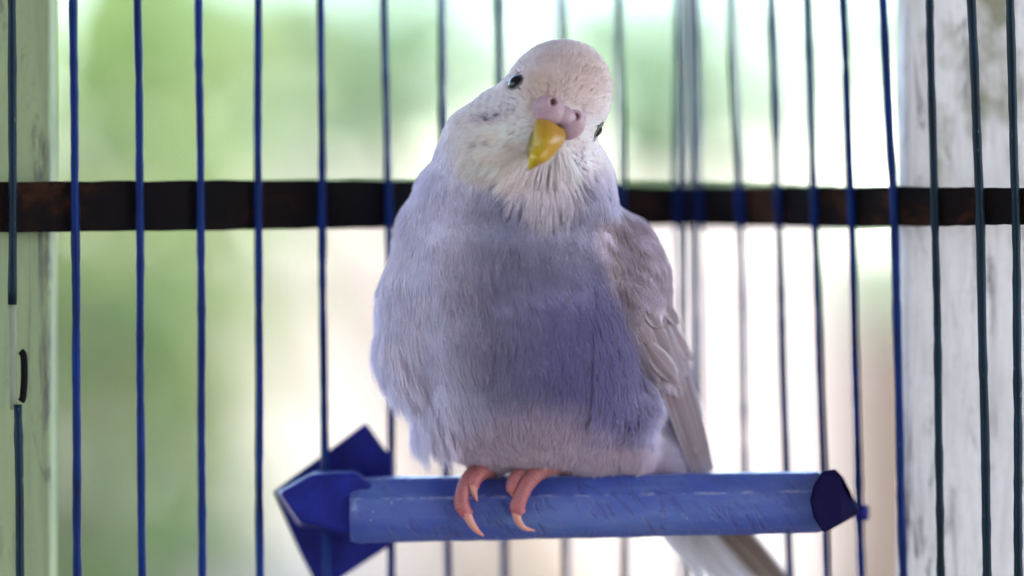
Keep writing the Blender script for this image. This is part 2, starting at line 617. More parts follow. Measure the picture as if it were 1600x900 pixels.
# px at the top edge, at the band and at the bottom edge of the photo; wire radius (mm); material
BARS = [(115, 117, 122, 0.92, M_BAR), (215, 218, 222, 0.90, M_BAR), (311, 313, 317, 0.90, M_BAR),
        (404, 403, 407, 0.90, M_BAR), (500, 503, 510, 0.88, M_BAR), (600, 608, 612, 0.88, M_BAR), (691, 694, 700, 0.88, M_BAR),
        (780, 784, 790, 0.88, M_BAR), (876, 880, 886, 0.88, M_BAR), (966, 970, 977, 0.88, M_BAR),
        (1062, 1059, 1066, 0.95, M_BAR), (1087, 1091, 1097, 0.95, M_BAR),
        (1144, 1157, 1168, 0.88, M_BAR), (1206, 1216, 1232, 0.88, M_BAR), (1261, 1273, 1290, 0.88, M_BAR), (1318, 1329, 1346, 0.90, M_BAR),
        (1380, 1396, 1412, 0.90, M_BAR), (1453, 1460, 1471, 0.88, M_BAR_TEAL), (1517, 1532, 1542, 0.95, M_BAR_TEAL), (1579, 1587, 1592, 0.90, M_BAR_TEAL)]
TOP, BOT = -170, 1070


def bar_path(xt, xm, xb, y, py0, py1, seed, amp=0.11):
    r = np.random.default_rng(seed)
    ph = r.uniform(0, 6.28, 4)
    n = max(6, int((py1 - py0) / 22))
    pts = []
    for py in np.linspace(py0, py1, n):
        px = np.interp(py, [-2000, 0, 320, 900, 3000], [xt + (xt - xm) * 6.25, xt, xm, xb, xb + (xb - xm) * 3.6])
        p = mm(px, py, y)
        p[0] += amp * (math.sin(py / 130 + ph[0]) + 0.35 * math.sin(py / 45 + ph[1]))
        p[1] += amp * math.sin(py / 80 + ph[2])
        pts.append(p)
    return pts


def add_bar(name, pts, rad, mat, seed):
    r = np.random.default_rng(seed)
    rr = [rad * (1 + 0.06 * r.normal()) for _ in pts]
    v, f = tube(pts, rr, 10)
    return link(name, mesh_mm(name, v, f), mat, cage)


for i, (xt, xm, xb, rad, mt) in enumerate(BARS):
    add_bar("bar", bar_path(xt, xm, xb, dep(xm), TOP, BOT, 40 + i), rad, mt, 80 + i)
add_bar("bare_wire", bar_path(1076, 1076, 1083, 70.0, TOP, BOT, 99), 0.7, M_WIRE_PALE, 98)
# the broken bar by the green post
add_bar("bar", bar_path(19, 19, 21, 0.5, TOP, 476, 31), 0.92, M_BAR_TEAL, 32)
add_bar("bar", bar_path(20, 22, 32, 0.5, 632, BOT, 33), 0.90, M_BAR_TEAL, 34)
M_SLEEVE = mat_bar("flaked_primer", (0.26, 0.29, 0.21), (0.20, 0.22, 0.16), (0.4, 0.4, 0.34))
add_bar("bare_sleeve", bar_path(18, 18, 23, 0.8, 470, 640, 35), 0.80, M_SLEEVE, 36)
v, f = tube(catmull([mm(32, 549, 1.0), mm(37, 556, 1.2), mm(38, 590, 1.2), mm(36, 620, 1.2), mm(33, 627, 1.0)], 4), [0.75] * 17, 8)
link("latch", mesh_mm("latch", v, f), M_BAND, cage)

# rusty band outside the bars, one strip per panel
BT = [(-60, 283), (0, 284), (300, 282), (600, 281), (1075, 288), (1300, 291), (1660, 294)]
BB = [(-60, 364), (0, 363), (300, 360), (600, 356), (1075, 356), (1300, 355), (1660, 350)]


def band(x0, x1, name):
    xs = np.linspace(x0, x1, 40)
    verts, faces = [], []
    r = np.random.default_rng(int(x1))
    for px in xs:
        y = dep(px) + 1.5
        t = np.interp(px, *zip(*BT)) + r.normal() * 0.5
        b = np.interp(px, *zip(*BB)) + r.normal() * 0.6
        for (py, yy) in ((t, y), (b, y), (b, y + 1.2), (t, y + 1.2)):
            verts.append(mm(px, py, yy))
    for i in range(len(xs) - 1):
        for k in range(4):
            k2 = (k + 1) % 4
            faces.append((i * 4 + k, i * 4 + k2, i * 4 + 4 + k2, i * 4 + 4 + k))
    faces += [(0, 1, 2, 3), tuple((len(xs) - 1) * 4 + k for k in (3, 2, 1, 0))]
    me = mesh_mm(name, verts, faces)
    bevel(me, 0.00015, 1)
    return link(name, me, M_BAND, cage, smooth=False)


band(-60, 1075, "iron_band")
band(1075.5, 1660, "iron_band")
for py in (TOP + 10, BOT - 10):
    pts = [mm(px, py, dep(px) + 1.5) for px in np.linspace(-60, 1660, 70)]
    v, f = tube(pts, [1.1] * len(pts), 8)
    link("rail", mesh_mm("rail", v, f), M_BAR, cage)


# ------------------------------------------------------------------ perch
perch = bpy.data.objects.new("perch", None); COL.objects.link(perch)
perch["label"] = "blue painted wooden perch with navy end holders under the bird"
perch["category"] = "perch"
PY0, PY1 = 13.0, 9.0          # depth of the perch axis at its left and right end
pc_l, pc_r = mm(548, 797, PY0), mm(1290, 784, PY1)
perch.location = W((pc_l + pc_r) / 2)
bpy.context.view_layer.update()
# planed section: (depth, height) relative to the axis, for a half height of 7 mm
SEC = [(0.6, 7.0), (-2.0, 6.7), (-5.6, 2.6), (-6.6, -1.2), (-5.0, -5.2), (-2.2, -6.9), (2.5, -6.9), (6.0, -4.0), (6.8, 1.0), (4.4, 5.4)]


def perch_axis(t):
    return pc_l + (pc_r - pc_l) * t


n = 48
verts, faces = [], []
r = np.random.default_rng(5)
for i in range(n):
    t = i / (n - 1)
    c = perch_axis(t)
    s = 1.0 - 0.075 * t
    sq = 0.93 if i in (0, n - 1) else 1.0
    for k, (dy, dz) in enumerate(SEC):
        w = 0.05 * math.sin(t * 23 + k * 2.1) + 0.03 * r.normal()
        verts.append(c + np.array([0, dy, dz]) * (s * sq) + np.array([0, w, w]))
m_ = len(SEC)
for i in range(n - 1):
    for k in range(m_):
        k2 = (k + 1) % m_
        faces.append((i * m_ + k, i * m_ + k2, (i + 1) * m_ + k2, (i + 1) * m_ + k))
faces += [tuple(range(m_))[::-1], tuple((n - 1) * m_ + k for k in range(m_))]
me = mesh_mm("dowel", verts, faces)
bm = bmesh.new(); bm.from_mesh(me)
bmesh.ops.recalc_face_normals(bm, faces=bm.faces)
for e in bm.edges:
    if e.verts[0].index % m_ == e.verts[1].index % m_ and e.verts[0].index % m_ in (1, 2, 5):
        e.smooth = False
bm.to_mesh(me); bm.free()
me.polygons.foreach_set('use_smooth', [True] * len(me.polygons))
dowel = link("dowel", me, M_PERCH, perch)


def pxpoly(pts, y):
    return [(mm(a, b, y)[0], mm(a, b, y)[2]) for a, b in pts]


# back plate outside the bars
yb = dep(530) + 1.2
v, f = prism(pxpoly([(571, 661), (603, 706), (613, 702), (613, 742), (622, 760), (622, 838), (613, 850), (500, 925), (468, 862), (427, 768)], yb), yb, yb + 2.6)
me = mesh_mm("back_plate", v, f); bevel(me, 0.0005, 2)
link("back_plate", me, M_NAVY, perch, smooth=False)
# inner holder hugging the bars: tapered five-sided block
ya = PY0 - 4.0
front = pxpoly([(486, 742), (556, 738), (582, 760), (582, 836), (540, 832), (470, 816), (438, 770)], ya)
back = pxpoly([(494, 735), (556, 733), (584, 755), (584, 845), (540, 842), (466, 824), (430, 769)], dep(505) - 0.8)
nf = len(front)
v = [(x, ya, z) for x, z in front] + [(x, dep(505) - 0.8, z) for x, z in back]
f = [tuple(range(nf)), tuple(range(2 * nf - 1, nf - 1, -1))] + [(i, i + nf, (i + 1) % nf + nf, (i + 1) % nf) for i in range(nf)]
me = mesh_mm("holder", v, f); bevel(me, 0.0007, 2)
link("holder", me, M_NAVY, perch, smooth=False)
# end cap with a notched point that grips the bar on the other side
capo = [(1304, 733, 0.6), (1284, 737, 0.0), (1271, 758, 0.0), (1266, 782, 0.0), (1271, 808, 0.0), (1287, 833, 0.4), (1312, 819, 2.4), (1341, 803, 9.0), (1342, 797, 9.0), (1334, 782, 6.0), (1326, 765, 3.5), (1316, 745, 1.6)]
nf = len(capo)
v = [mm(a_, b_, PY1 - 9.0 + c_) for a_, b_, c_ in capo]
v += [mm(a_, b_, max(PY1 + 7.0, PY1 - 9.0 + c_ + 4.0)) for a_, b_, c_ in capo]
f = [tuple(range(nf))] + [tuple(range(2 * nf - 1, nf - 1, -1))] + [(i, i + nf, (i + 1) % nf + nf, (i + 1) % nf) for i in range(nf)]
me = mesh_mm("end_cap", v, f)
bevel(me, 0.0005, 3)
link("end_cap", me, M_CAP, perch, smooth=False)
c = mm(1346, 801, dep(1345))
v, f = tube([c + np.array([0, 0, 1.6]), c, c - np.array([0, 0, 1.6])], [1.5, 1.65, 1.5], 12)
link("clip", mesh_mm("clip", v, f), M_NAVY, perch)


# ------------------------------------------------------------------ budgerigar
bird = bpy.data.objects.new("budgerigar", None); COL.objects.link(bird)
bird["label"] = "fluffed lavender and white budgerigar with tilted head on the blue perch"
bird["category"] = "parakeet"
bird.location = W(mm(800, 742, 10))
bpy.context.view_layer.update()

# body: ellipsoids (px, py, depth mm, rx, ry, rz in mm, tilt degrees clockwise), merged by voxel remesh
BLOBS = [(869, 155, -1, 11.2, 12.2, 13.0, 31), (845, 190, -3, 11.5, 10.8, 10.5, 31), (800, 205, 0, 10.0, 10.5, 11.0, 40), (752, 250, 3, 9.5, 10.0, 9.0, 45),
         (850, 232, -5.5, 9.0, 6.5, 7.5, 20), (790, 240, 0, 13.5, 12, 11, 30),
         (806, 318, 5, 21.5, 15.0, 16.0, 0), (868, 300, 4, 12.5, 13.5, 15.0, 0),
         (798, 430, 6, 23.5, 17.5, 25.0, 0), (838, 560, 6, 20.5, 17.5, 20.5, 0), (855, 652, 10, 19.5, 13.5, 11.3, 0), (814, 505, 5.5, 22.0, 17.8, 21.0, 0), (920, 697, 12, 13, 9, 6.2, 0), (990, 702, 13, 5, 7, 5.5, 0), (760, 600, 8, 14, 12, 14, -15),
         (672, 480, 9, 11.0, 12.0, 20.0, 5), (716, 588, 10, 9.6, 10.0, 15.0, -20), (752, 668, 11, 7.5, 8, 10.0, -20),
         (970, 440, 10, 9.5, 11.0, 16.0, -22), (985, 655, 11, 5.6, 8.0, 12.0, -8), (772, 697, 12, 8.5, 7.5, 5.5, 0), (1002, 560, 13, 5.5, 8.0, 14.0, -18), (1035, 690, 19, 8.0, 6.0, 9.0, -25), (676, 375, 8, 8.0, 11.0, 14.0, 12), (704, 640, 10.5, 8.0, 9.0, 10.0, -25), (985, 400, 9, 6.5, 9.0, 12.0, -30)]
bm = bmesh.new()
for (px, py, y, rx, ry, rz, tilt) in BLOBS:
    c = mm(px, py, y)
    m4 = Matrix.Translation(Vector(c)) @ Matrix.Rotation(math.radians(tilt), 4, 'Y') @ Matrix.Diagonal((rx, ry, rz, 1))
    bmesh.ops.create_icosphere(bm, subdivisions=4, radius=1.0, matrix=m4)
tmp = bpy.data.meshes.new("tmp"); bm.to_mesh(tmp); bm.free()
to = bpy.data.objects.new("tmp", tmp); COL.objects.link(to)
mo = to.modifiers.new("r", 'REMESH'); mo.mode = 'VOXEL'; mo.voxel_size = 0.75
sm = to.modifiers.new("s", 'SMOOTH'); sm.factor = 0.6; sm.iterations = 48
dg = bpy.context.evaluated_depsgraph_get()
bme = bpy.data.meshes.new_from_object(to.evaluated_get(dg))
bpy.data.objects.remove(to); bpy.data.meshes.remove(tmp)
nv = len(bme.vertices)
BV = np.empty(nv * 3); bme.vertices.foreach_get('co', BV); BV = BV.reshape(-1, 3)
BN = np.empty(nv * 3); bme.vertices.foreach_get('normal', BN); BN = BN.reshape(-1, 3)
bme.calc_loop_triangles()
TR = np.empty(len(bme.loop_triangles) * 3, dtype=np.int32); bme.loop_triangles.foreach_get('vertices', TR); TR = TR.reshape(-1, 3)
bvh = BVHTree.FromPolygons([tuple(v) for v in BV], [tuple(t) for t in TR])
EYE = np.array([0.0, -DIST, 0.0])


def surf(px, py):
    """point and normal where the camera ray through a photo pixel meets the bird's body (mm)"""
    d = Vector(mm(px, py, 0) - EYE).normalized()
    hit = bvh.ray_cast(Vector(EYE), d)
    if hit[0] is None:
        near = bvh.find_nearest(Vector(mm(px, py, 0)))
        return np.array(near[0]), np.array(near[1])
    nn = np.array(hit[1])
    return np.array(hit[0]), nn if np.dot(nn, np.array(d)) < 0 else -nn


def to_px(P):
    k = PX * DIST / (DIST + P[:, 1])
    return 800 + P[:, 0] * k, 450 - P[:, 2] * k


def sstep(a, b, x):
    t = np.clip((x - a) / (b - a), 0, 1)
    return t * t * (3 - 2 * t)


def vnoise(P, scale, seed):
    """cheap smooth noise 0..1 from summed sines"""
    r = np.random.default_rng(seed)
    s = np.zeros(len(P))
    for _ in range(7):
        k = r.normal(size=3) * scale
        s += np.sin(P @ k + r.uniform(0, 6.28))
    return np.clip(0.5 + s / 9, 0, 1)


def tint(P):
    """plumage colour (linear RGB) at mm points"""
    px, py = to_px(P)
    C = lambda *a: np.array(srgb(*a))
    head, cream, crown = C(248, 238, 240), C(250, 238, 232), C(226, 204, 194)
    neck, chest, violet, belly, flank = C(232, 226, 242), C(158, 154, 180), C(134, 127, 172), C(214, 195, 208), C(240, 233, 248)
    n1 = vnoise(P, 0.35, 1); n2 = vnoise(P, 0.12, 2); n3 = vnoise(P, 0.9, 3)
    col = np.tile(neck, (len(P), 1))

    def blend(w, c):
        nonlocal col
        w = np.clip(w, 0, 1)[:, None]
        col = col * (1 - w) + c * w
    blob = lambda cx, cy, rx, ry, soft=0.5: 1 - sstep(1 - soft, 1 + soft, np.hypot((px - cx) / rx, (py - cy) / ry))
    front = 1 - sstep(4, 16, P[:, 1])
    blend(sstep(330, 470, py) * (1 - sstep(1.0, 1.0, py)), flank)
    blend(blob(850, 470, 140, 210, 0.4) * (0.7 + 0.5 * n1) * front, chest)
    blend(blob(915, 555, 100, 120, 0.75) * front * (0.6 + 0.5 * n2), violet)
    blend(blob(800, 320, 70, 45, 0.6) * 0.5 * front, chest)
    blend(blob(950, 650, 60, 50, 0.6) * 0.65 * front, violet)
    blend(blob(830, 690, 130, 75, 0.5) * 0.8, belly)
    blend(blob(990, 715, 60, 40, 0.5) * 0.8, belly)
    blend(blob(725, 480, 40, 140, 0.6) * 0.35 * n3, C(214, 190, 196))
    # wing shoulder: warm grey-mauve with paler feather margins
    wi = np.interp(py, [300, 340, 380, 460, 540, 600], [940, 930, 930, 962, 1000, 1020])
    wr = sstep(-14, 16, px - wi) * sstep(318, 345, py) * (1 - sstep(560, 620, py))
    sc = np.clip(vnoise(P, 1.3, 31) * 2.2 - 0.6, 0, 1)
    blend(wr * 0.95, C(176, 158, 166))
    blend(wr * sc * 0.85, C(226, 214, 230))
    # head
    hd = 1 - sstep(0.8, 1.25, np.hypot((px - 850) / 150, (py - 160) / 125))
    blend(hd, head)
    blend(blob(780, 230, 62, 45, 0.8), cream)
    blend(blob(855, 295, 38, 48, 0.8) * 0.85, C(232, 221, 226))
    blend(blob(893, 125, 62, 48, 0.6) * 0.55 * front, crown)  # warm tan patch over the forehead
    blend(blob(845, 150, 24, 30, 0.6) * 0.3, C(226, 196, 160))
    # faint barring on the cheek and crown
    u = (px - 850) * 0.85 + (py - 160) * 0.52
    rad = np.hypot(px - 862, py - 178)
    wave = np.clip(np.sin(rad * 0.62) * 1.6 - 0.5, 0, 1)
    blend(wave * 0.4 * blob(772, 168, 42, 26, 0.5), C(128, 116, 150))
    blend(wave * 0.14 * blob(850, 110, 70, 40, 0.5), C(140, 124, 140))
    # cheek patch, throat spots, ear streaks
    sp = np.clip(vnoise(P, 3.4, 6) * 3.2 - 1.3, 0, 1)
    blend(0.75 * sp * blob(772, 184, 24, 8, 0.35), C(88, 74, 140))
    for (cx, cy, rr) in ((748, 222, 6), (768, 220, 5)):
        blend(blob(cx, cy, rr, rr, 0.5) * 0.4, C(130, 112, 130))
    blend(blob(906, 262, 7, 26, 0.5) * sp, C(80, 76, 130))
    col *= (0.93 + 0.14 * n3)[:, None]
    return np.clip(col, 0.01, 0.92)


B_BEAK, _ = surf(868, 186)
EYES = [surf(806, 129), surf(934, 204)]


def flow(P, N):
    px, py = to_px(P)
    rad = P - B_BEAK
    d = np.linalg.norm(rad, axis=1)
    rad = rad / (d[:, None] + 1e-6)
    fx = np.interp(px, [580, 680, 760, 870, 930, 1000, 1040], [0.30, 0.26, 0.08, 0.06, 0.22, 0.55, 0.5])
    fx = np.where(py > 620, fx * 0.35 + np.where(px < 740, 0.15, 0), fx)
    down = np.stack([fx, np.zeros_like(fx), -np.ones_like(fx)], 1)
    w = (1 - sstep(13, 27, d))[:, None]
    f = rad * w + down * (1 - w)
    j = np.stack([vnoise(P, 0.25, 21) - 0.5, np.zeros(len(P)), vnoise(P, 0.25, 22) - 0.5], 1)
    f = f + j * 0.30
    f -= N * np.sum(f * N, 1)[:, None]
    return f / (np.linalg.norm(f, axis=1)[:, None] + 1e-6)


# vertex colour on the body mesh under the plumage
ca = bme.color_attributes.new("tint", 'FLOAT_COLOR', 'POINT')
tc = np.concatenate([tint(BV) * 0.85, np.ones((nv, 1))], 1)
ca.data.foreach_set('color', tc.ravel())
inset = BV - BN * 0.7
co = inset * MM; co[:, 2] += H
bme.vertices.foreach_set('co', co.ravel()); bme.update()
bme.materials.clear()
body = link("body", bme, M_BODY, bird)

# feathers of the coat: each a small fan of barbs, laid out along the flow
area = np.linalg.norm(np.cross(BV[TR[:, 1]] - BV[TR[:, 0]], BV[TR[:, 2]] - BV[TR[:, 0]]), axis=1) / 2
cen = BV[TR].mean(1)
facing = BN[TR].mean(1)[:, 1] < 0.35
wgt = area * np.where(facing, 1.0, 0.45)
_, cpy_ = to_px(cen)
wgt = wgt * np.where(cpy_ < 260, 2.1, 1.0)
NF = 27000
pick = rng.choice(len(TR), NF, p=wgt / wgt.sum())
b1, b2 = rng.random(NF), rng.random(NF)
flip = b1 + b2 > 1
b1[flip], b2[flip] = 1 - b1[flip], 1 - b2[flip]
b0 = 1 - b1 - b2
FP = BV[TR[pick, 0]] * b0[:, None] + BV[TR[pick, 1]] * b1[:, None] + BV[TR[pick, 2]] * b2[:, None]
FN = BN[TR[pick, 0]] * b0[:, None] + BN[TR[pick, 1]] * b1[:, None] + BN[TR[pick, 2]] * b2[:, None]
FN /= np.linalg.norm(FN, axis=1)[:, None]
fpx, fpy = to_px(FP)
# bare patches: beak, cere, eyes
front_ = FP[:, 1] < 8
keep = ~((np.hypot((fpx - 877) / 46, (fpy - 184) / 30) < 0.80) & front_)
keep &= ~((np.hypot((fpx - 853) / 24, (fpy - 225) / 34) < 0.85) & front_)
for ep, en in EYES:
    keep &= np.linalg.norm(FP - ep, axis=1) > 2.45
win_ = np.interp(fpy, [300, 340, 380, 460, 540, 600, 660, 735], [1400, 1400, 1400, 985, 988, 1014, 1090, 1200])
keep &= ~((fpx > win_) & (fpy > 440) & (fpy < 660) & (FP[:, 1] < 20))
FP, FN, fpx, fpy = FP[keep], FN[keep], fpx[keep], fpy[keep]
NF = len(FP)
FT = flow(FP, FN)
FS = np.cross(FN, FT)
dh = np.linalg.norm(FP - B_BEAK, axis=1)
L = np.interp(dh, [4, 10, 18, 28, 40], [1.2, 1.8, 2.5, 3.7, 4.3])
W_ = np.interp(dh, [4, 10, 18, 28, 40], [0.5, 0.8, 1.1, 1.5, 1.7])
lift = np.full(NF, 0.115)
edge = (fpx < 760) & (fpy > 420)
L = np.where(edge, L * 1.15, L); lift = np.where(edge, 0.17, lift)
rag = edge & (fpx < np.interp(fpy, [420, 495, 500, 560, 640, 730], [0, 0, 612, 640, 690, 745])) & (rng.random(NF) < 0.40)
L = np.where(rag, L * 1.65, L); lift = np.where(rag, 0.30, lift)
fringe = (fpx > 925) & (fpx < 1025) & (fpy > 430) & (fpy < 640)
L = np.where(fringe, L * 1.25, L); lift = np.where(fringe, 0.24, lift)
bib = (np.hypot((fpx - 855) / 55, (fpy - 275) / 45) < 1) & (FP[:, 1] < 4)
L = np.where(bib, np.maximum(L, 5.5) * 1.15, L); lift = np.where(bib, 0.2, lift)
bibl = (np.hypot((fpx - 775) / 65, (fpy - 250) / 25) < 1) & (FP[:, 1] < 4)
L = np.where(bibl, np.maximum(L, 4.0) * 1.1, L); lift = np.where(bibl, 0.18, lift)
low = fpy > 672
L = np.where(low, np.minimum(L, 3.4), L)
L *= rng.uniform(0.88, 1.14, NF); lift *= rng.uniform(0.8, 1.2, NF)
NB = 16
a = np.tile(np.linspace(0.0, 0.8, NB // 2).repeat(2), (NF, 1)) + rng.normal(0, 0.05, (NF, NB))
side = np.tile(np.array([1, -1] * (NB // 2)), (NF, 1)) * rng.uniform(0.25, 1.0, (NF, NB))
a = a.ravel(); side = side.ravel()
idx = np.arange(NF).repeat(NB)
p, nrm, t, s = FP[idx], FN[idx], FT[idx], FS[idx]
Lf, Wf, lf = L[idx], W_[idx], lift[idx]
blen = Lf * rng.uniform(0.45, 0.7, len(idx))
root = p + t * (a * Lf * 0.55)[:, None] + nrm * (lf * a * Lf * 0.7 - 0.25)[:, None]
jit = rng.normal(0, 0.028, (len(idx), 3)) * Lf[:, None]
pts = np.empty((len(idx), 4, 3), np.float32)
for k, u in enumerate((0.0, 0.35, 0.7, 1.0)):
    spread = side * Wf * (u ** 0.8) * 0.62
    h = lf * blen * (u * 1.15 - 0.55 * u * u) + 0.10
    pts[:, k] = root + t * (blen * u)[:, None] + s * spread[:, None] + nrm * h[:, None] + jit * (u * u)
    pts[:, k, 2] -= (0.10 * blen * u * u) * (dh[idx] > 18)
NS = len(idx)
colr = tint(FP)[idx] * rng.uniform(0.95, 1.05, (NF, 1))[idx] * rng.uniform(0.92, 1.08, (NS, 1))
cv = bpy.data.hair_curves.new("plumage")
cv.add_curves([4] * NS)
wp = pts * MM; wp[:, :, 2] += H
cv.attributes["position"].data.foreach_set('vector', wp.reshape(-1).astype(np.float32))
ra = cv.attributes.get("radius") or cv.attributes.new("radius", 'FLOAT', 'POINT')
rad0 = np.interp(dh[idx], [4, 18, 30], [0.034, 0.042, 0.046])
rr = rad0[:, None] * np.array([1.0, 0.95, 0.7, 0.18])[None, :] * MM
ra.data.foreach_set('value', rr.ravel().astype(np.float32))
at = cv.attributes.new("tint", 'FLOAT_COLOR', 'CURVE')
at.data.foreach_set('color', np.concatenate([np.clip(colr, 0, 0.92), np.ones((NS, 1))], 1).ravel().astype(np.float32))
cv.materials.append(M_PLUME)
plum = link("plumage", cv, None, bird, kind="stuff")

# head frame
u_h = np.array([0.515, 0, 0.857]); r_h = np.array([0.857, 0, -0.515]); f_h = np.array([0.06, -1, -0.05])


def ellipsoid(c, ax, ay, az, seg=24, rings=16):
    verts, faces = [], []
    for i in range(rings + 1):
        th = math.pi * i / rings
        for k in range(seg):
            ph = 2 * math.pi * k / seg
            verts.append(c + ax * math.sin(th) * math.cos(ph) + ay * math.sin(th) * math.sin(ph) + az * math.cos(th))
    for i in range(rings):
        for k in range(seg):
            k2 = (k + 1) % seg
            faces.append((i * seg + k, (i + 1) * seg + k, (i + 1) * seg + k2, i * seg + k2))
    return verts, faces


def frame(nv_):
    nv_ = nv_ / np.linalg.norm(nv_)
    a_ = np.cross(nv_, u_h); a_ /= np.linalg.norm(a_)
    return a_, np.cross(a_, nv_), nv_


for ei, (ep, en) in enumerate(EYES):
    a_, b_, c_ = frame(en)
    ctr = ep - en * (0.45 if ei == 0 else 0.9)
    v, f = ellipsoid(ctr, a_ * 1.75, b_ * 1.95, c_ * 1.75)
    eo = link("eye", mesh_mm("eye", v, f), M_EYE, bird)
    ring = [ep + en * 0.12 + a_ * math.cos(x) * 1.62 + b_ * math.sin(x) * 1.82 for x in np.linspace(0, 2 * math.pi, 25)]
    v, f = tube(ring, [0.24 + 0.05 * math.sin(k * 2.4) for k in range(25)], 8, cap=False)
    link("eye_ring", mesh_mm("eye_ring", v, f), M_EYERING, eo)

# cere: two swollen lobes with a nostril dent each
cere_specs = [((859, 172), (864, 160), 3.45, 3.0), ((894, 195), (900, 182), 2.6, 3.3)]
vv, ff = [], []
nost = []
for (cp, npix, aw, ah) in cere_specs:
    sp_, sn_ = surf(*cp)
    c0 = np.array([sp_[0], sp_[1] - 0.5, sp_[2]])
    v, f = ellipsoid(c0, r_h * aw, u_h * ah, np.array([0, -2.0, 0]), 40, 28)
    v = np.array(v)
    q = mm(npix[0], npix[1], sp_[1] - 2)
    dd = np.hypot(v[:, 0] - q[0], v[:, 2] - q[2])
    frontm = v[:, 1] < c0[1]
    v[:, 1] += np.where(frontm, 1.5 * np.exp(-(dd / 0.55) ** 2) - 0.28 * np.exp(-((dd - 1.0) / 0.35) ** 2), 0)
    o_ = len(vv)
    vv += [x for x in v]; ff += [tuple(i + o_ for i in q_) for q_ in f]
    yq = c0[1] - 2.0 * math.sqrt(max(0.05, 1 - ((q[0] - c0[0]) ** 2 + (q[2] - c0[2]) ** 2) / (aw * ah)))
    nost.append(np.array([q[0], yq + 0.62, q[2]]))
sp_, sn_ = surf(879, 181)
v, f = ellipsoid(np.array([sp_[0], sp_[1] - 0.5, sp_[2]]), r_h * 3.0, u_h * 2.2, np.array([0, -1.55, 0]), 30, 20)
o_ = len(vv); vv += list(v); ff += [tuple(i + o_ for i in q_) for q_ in f]
cere = link("cere", mesh_mm("cere", vv, ff), M_CERE, bird)
for q in nost:
    v, f = ellipsoid(q, r_h * 0.72, u_h * 0.98, np.array([0, -0.42, 0]), 14, 10)
    link("nostril", mesh_mm("nostril", v, f), M_NOSTRIL, cere)

# beak: hooked upper mandible, section rings from the cere to the tip
y_b = B_BEAK[1]
rings_ = [((863, 192), 0.8, 3.3, 2.6), ((860, 204), -0.9, 3.5, 2.6), ((855, 219), -2.0, 3.15, 2.5), ((848, 235), -2.6, 2.45, 2.1),
          ((840, 248), -3.4, 1.85, 1.8), ((832, 258), -2.8, 0.95, 1.0), ((827, 264.5), -2.1, 0.4, 0.45), ((825.5, 267), -1.7, 0.12, 0.15)]
ctrl = catmull([np.array([*mm(*pp, y_b + dy), w, h]) for pp, dy, w, h in rings_], 3)
SEG = 20
verts, faces, uvs = [], [], []
for i, q in enumerate(ctrl):
    c, w, h = q[:3], max(q[3], 0.05), max(q[4], 0.05)
    tt = i / (len(ctrl) - 1)
    side_ax = r_h * (1 - tt) + np.array([0.97, 0, -0.25]) * tt
    side_ax /= np.linalg.norm(side_ax)
    for k in range(SEG):
        th = 2 * math.pi * k / SEG
        cs, sn = math.cos(th), math.sin(th)
        ridge = 1 + 0.16 * max(0, sn) ** 6
        verts.append(c + side_ax * w * cs + np.array([0, -1, 0]) * h * sn * ridge)
        uvs.append((0.5 + 0.5 * cs, tt))
for i in range(len(ctrl) - 1):
    for k in range(SEG):
        k2 = (k + 1) % SEG
        faces.append((i * SEG + k, i * SEG + k2, (i + 1) * SEG + k2, (i + 1) * SEG + k))
faces.append(tuple((len(ctrl) - 1) * SEG + k for k in range(SEG)))
me = mesh_mm("beak", verts, faces)
bm = bmesh.new(); bm.from_mesh(me); bmesh.ops.recalc_face_normals(bm, faces=bm.faces); bm.to_mesh(me); bm.free()
ul = me.uv_layers.new(name="UVMap")
for lp in me.loops:
    ul.data[lp.index].uv = uvs[lp.vertex_index]
beak = link("beak", me, M_BEAK, bird)
lowpts = catmull([mm(852, 212, y_b + 1.5), mm(842, 228, y_b - 0.6), mm(833, 240, y_b - 1.0), mm(829, 248, y_b - 0.4)], 4)
v, f = tube(lowpts, list(np.interp(np.linspace(0, 1, len(lowpts)), [0, 0.6, 1], [3.0, 1.9, 0.5])), 14)
link("lower_mandible", mesh_mm("lower_mandible", v, f), M_BEAK_LOW, beak)


# ---- feathers as cambered blades
def blade(p0, p1, nrm_, width, bend=0.0, camber=0.18, tipround=5.0, nl=9, nw=5, name="feather"):
    p0, p1 = np.array(p0, float), np.array(p1, float)
    t_ = p1 - p0; Ln = np.linalg.norm(t_); t_ /= Ln
    n_ = np.array(nrm_, float); n_ -= t_ * np.dot(n_, t_); n_ /= np.linalg.norm(n_)
    s_ = np.cross(n_, t_)
    verts, uvs_, faces = [], [], []
    for i in range(nl + 1):
        q = i / nl
        wq = width * 0.5 * min(1.0, 0.45 + 1.1 * q) * max(0.0, 1 - q ** tipround) ** 0.5
        wq = max(wq, 0.05)
        c = p0 + t_ * Ln * q + n_ * bend * math.sin(q * math.pi)
        for k in range(nw):
            e = -1 + 2 * k / (nw - 1)
            verts.append(c + s_ * wq * e - n_ * camber * width * e * e * (0.6 + 0.4 * q) + n_ * (0.04 * width if e == 0 else 0) - t_ * 0.10 * width * abs(e) * q)
            uvs_.append(((e + 1) / 2, q))
    for i in range(nl):
        for k in range(nw - 1):
            faces.append((i * nw + k, i * nw + k + 1, (i + 1) * nw + k + 1, (i + 1) * nw + k))
    me_ = mesh_mm(name, verts, faces)
    u_ = me_.uv_layers.new(name="UVMap")
    for lp in me_.loops:
        u_.data[lp.index].uv = uvs_[lp.vertex_index]
    return me_


# wing on the photo's right: inner and outer edge curves (py -> px) and depth
W_IN = [(300, 925), (340, 928), (380, 930), (460, 962), (540, 1000), (600, 1020), (660, 1050), (735, 1105)]
W_OUT = [(300, 945), (330, 966), (370, 1000), (450, 1040), (570, 1076), (635, 1097), (735, 1118)]


